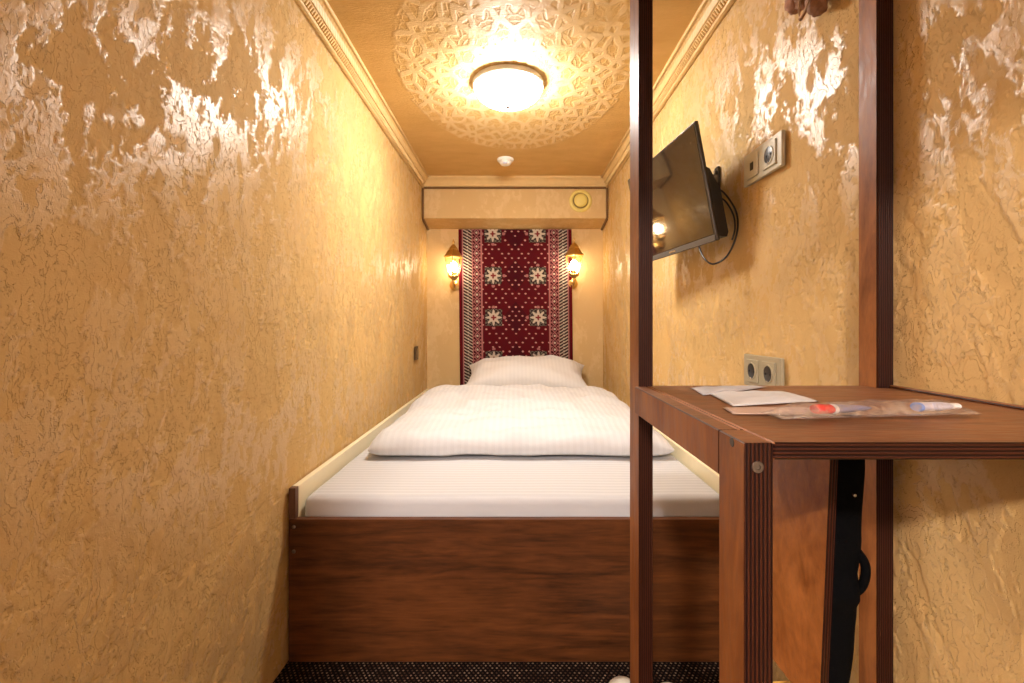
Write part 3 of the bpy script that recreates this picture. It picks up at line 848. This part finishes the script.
# clear packet with a razor / brush inside
zo = .0032
def dp(px, py, z=0):
    y = F*(CZ-DZT-z)/(py-VY); return Vector(((px-VX)/F*y, y, DZT+z))
A, B = dp(770, 420), dp(966, 415)
ax = (B-A).normalized(); L = (B-A).length
root = empty('plastic_packet', (A+B)/2+Vector((0, 0, zo))); root.rotation_euler = (0, 0, math.atan2(ax.y, ax.x))
def film_fn(u, v):
    x = u*L/2; y = v*.020*(1+.06*noise.noise(Vector((u*6, 2, v))))
    e = max(0, 1-abs(u)**8)*max(0, 1-abs(v)**2.4)
    wv = noise.noise(Vector((x*40, y*70, 3)))
    return (x, y, .0015+e*(.0135+.0035*wv)), (x, y, .0015-e*.0010)
o = cushion('film', 'film', 60, 16, film_fn); o.parent = root
tag(root, 'clear crinkled plastic packet at the front of the desk', 'packet')
def tool(name, px0, px1, prof, label, cat, mats):
    t0 = (px0-770)/196; t1 = (px1-770)/196
    p0, p1 = A+(B-A)*t0, A+(B-A)*t1
    rt = empty(name, p0+Vector((0, 0, zo+.0072))); rt.rotation_euler = (0, 0, math.atan2(ax.y, ax.x)); ln = (p1-p0).length
    for nm, mt, pr in prof:
        MB().lathe([(r, x*ln) for r, x in pr], 20, Matrix.Rotation(R(90), 4, 'Y') @ Matrix.Diagonal((.72, 1.15, 1, 1))).build(nm, mt, rt, True, angle=40)
    tag(rt, label, cat)
tool('toothbrush_tube', 812, 868, [('cap', 'red_plastic', [(0, 0), (.0060, .005), (.0072, .03), (.0072, .27), (.0064, .29), (0, .29)]), ('collar', 'white_plastic', [(0, .295), (.0070, .295), (.0070, .35), (0, .35)]), ('body', 'bluegrey_plastic', [(0, .355), (.0066, .355), (.0060, .6), (.0035, .9), (.0012, 1), (0, 1)]), ],
     'red capped tube with dark pointed body inside clear packet', 'toiletry', None)
tool('toothpaste_tube', 914, 958, [('cap', 'white_plastic', [(0, .78), (.0045, .78), (.0045, .97), (.003, 1), (0, 1)]), ('body', 'pale_blue_plastic', [(0, .05), (.0068, .06), (.0070, .5), (.0055, .72), (.004, .77), (0, .77)]), ('blue_band', 'blue_print', [(0, 0), (.0064, 0), (.0070, .02), (.0070, .055), (0, .055)])],
     'pale bluish tube with blue end band in the clear packet', 'toiletry', None)

# ================================================================== SLIPPERS on the floor by the bed
def slipper(x, y, rz, label):
    rt = tag(empty('slipper', (x, y, .001), (0, 0, rz)), label, 'slipper', 'white slippers by the bed')
    def out(t):                               # half width along the foot, t 0 heel .. 1 toe
        return .050*math.sqrt(max(0, 1-(2*t-1)**4))*(.82+.18*t)
    n = 28; poly = [(out(i/n), -.14+.28*i/n) for i in range(n+1)]+[(-out(i/n), -.14+.28*i/n) for i in range(n-1, 0, -1)]
    MB().prism(poly, 'z', 0, .014).build('sole', 'towelling', rt)
    bm = bmesh.new(); g = []
    for i in range(15):
        t = .48+.515*i/14; rw = []
        for k in range(17):
            a = math.pi*k/16
            hz = .052*math.sqrt(max(0, 1-((t-.48)/.53)**3))
            rw.append(bm.verts.new((math.cos(a)*(out(t)+.002), -.14+.28*t, .010+math.sin(a)*hz)))
        g.append(rw)
    for i in range(14):
        for k in range(16): bm.faces.new([g[i][k], g[i][k+1], g[i+1][k+1], g[i+1][k]])
    m = MB(); m.bm.free(); m.bm = bm
    o = m.build('upper', 'towelling', rt, True); md = o.modifiers.new('thick', 'SOLIDIFY'); md.thickness = .004
slipper(.262, 1.065, 0, 'cream white slipper half hidden behind the left desk post')
slipper(.370, 1.045, 0, 'cream white slipper right of the left desk post')

# ================================================================== dried bundle hanging high on the right wall
hb = tag(empty('dried_bundle', (WX-.03, 1.02, 1.62)), 'brown dried plant bundle tied with cord hanging on right wall', 'decoration')
def lump(name, c, rad, mat, rot=0, nz=.3, seed=0):
    bm = bmesh.new(); bmesh.ops.create_icosphere(bm, subdivisions=3, radius=1)
    M = Matrix.Rotation(rot, 3, 'X')
    for v in bm.verts:
        k = 1+nz*noise.noise(v.co*2.2+Vector((seed, 0, 0)))+.12*noise.noise(v.co*7)
        v.co = M @ Vector((v.co.x*rad[0]*k, v.co.y*rad[1]*k, v.co.z*rad[2]*k))+Vector(c)
    m = MB(); m.bm.free(); m.bm = bm
    part(m, name, mat, hb, smooth=True)
def wp(px, py, off):
    y = (WX-off)*F/(px-VX); return Vector((WX-off, y, CZ-(py-VY)/F*y))
lump('pod', wp(795, 3, .024), (.018, .020, .022), 'dried_pink', R(20), .35, 1)
lump('pod', wp(817, 2, .022), (.016, .020, .034), 'dried_brown', R(-30), .4, 5)
lump('pod', wp(806, -5, .022), (.016, .03, .022), 'dried_brown', 0, .4, 9)
part(MB().tube(bez([wp(812, -8, .034), wp(808, 4, .042), wp(803, 13, .040), wp(800, 17, .036), wp(799, 8, .036), wp(800, -4, .036)], 8), .0022, 8), 'tie_cord', 'cord_tan', hb, smooth=True)
part(MB().tube(bez([wp(807, 8, .030), wp(803, 15, .028), wp(800, 20, .026)], 6), [.002]+[.0040]*11+[.0022], 8), 'stem', 'dried_brown', hb, smooth=True)
part(MB().tube([(WX-.001, 1.02, 1.645), (WX-.03, 1.02, 1.645), (WX-.032, 1.02, 1.655)], .0025, 8), 'hook', 'dull_steel', hb)
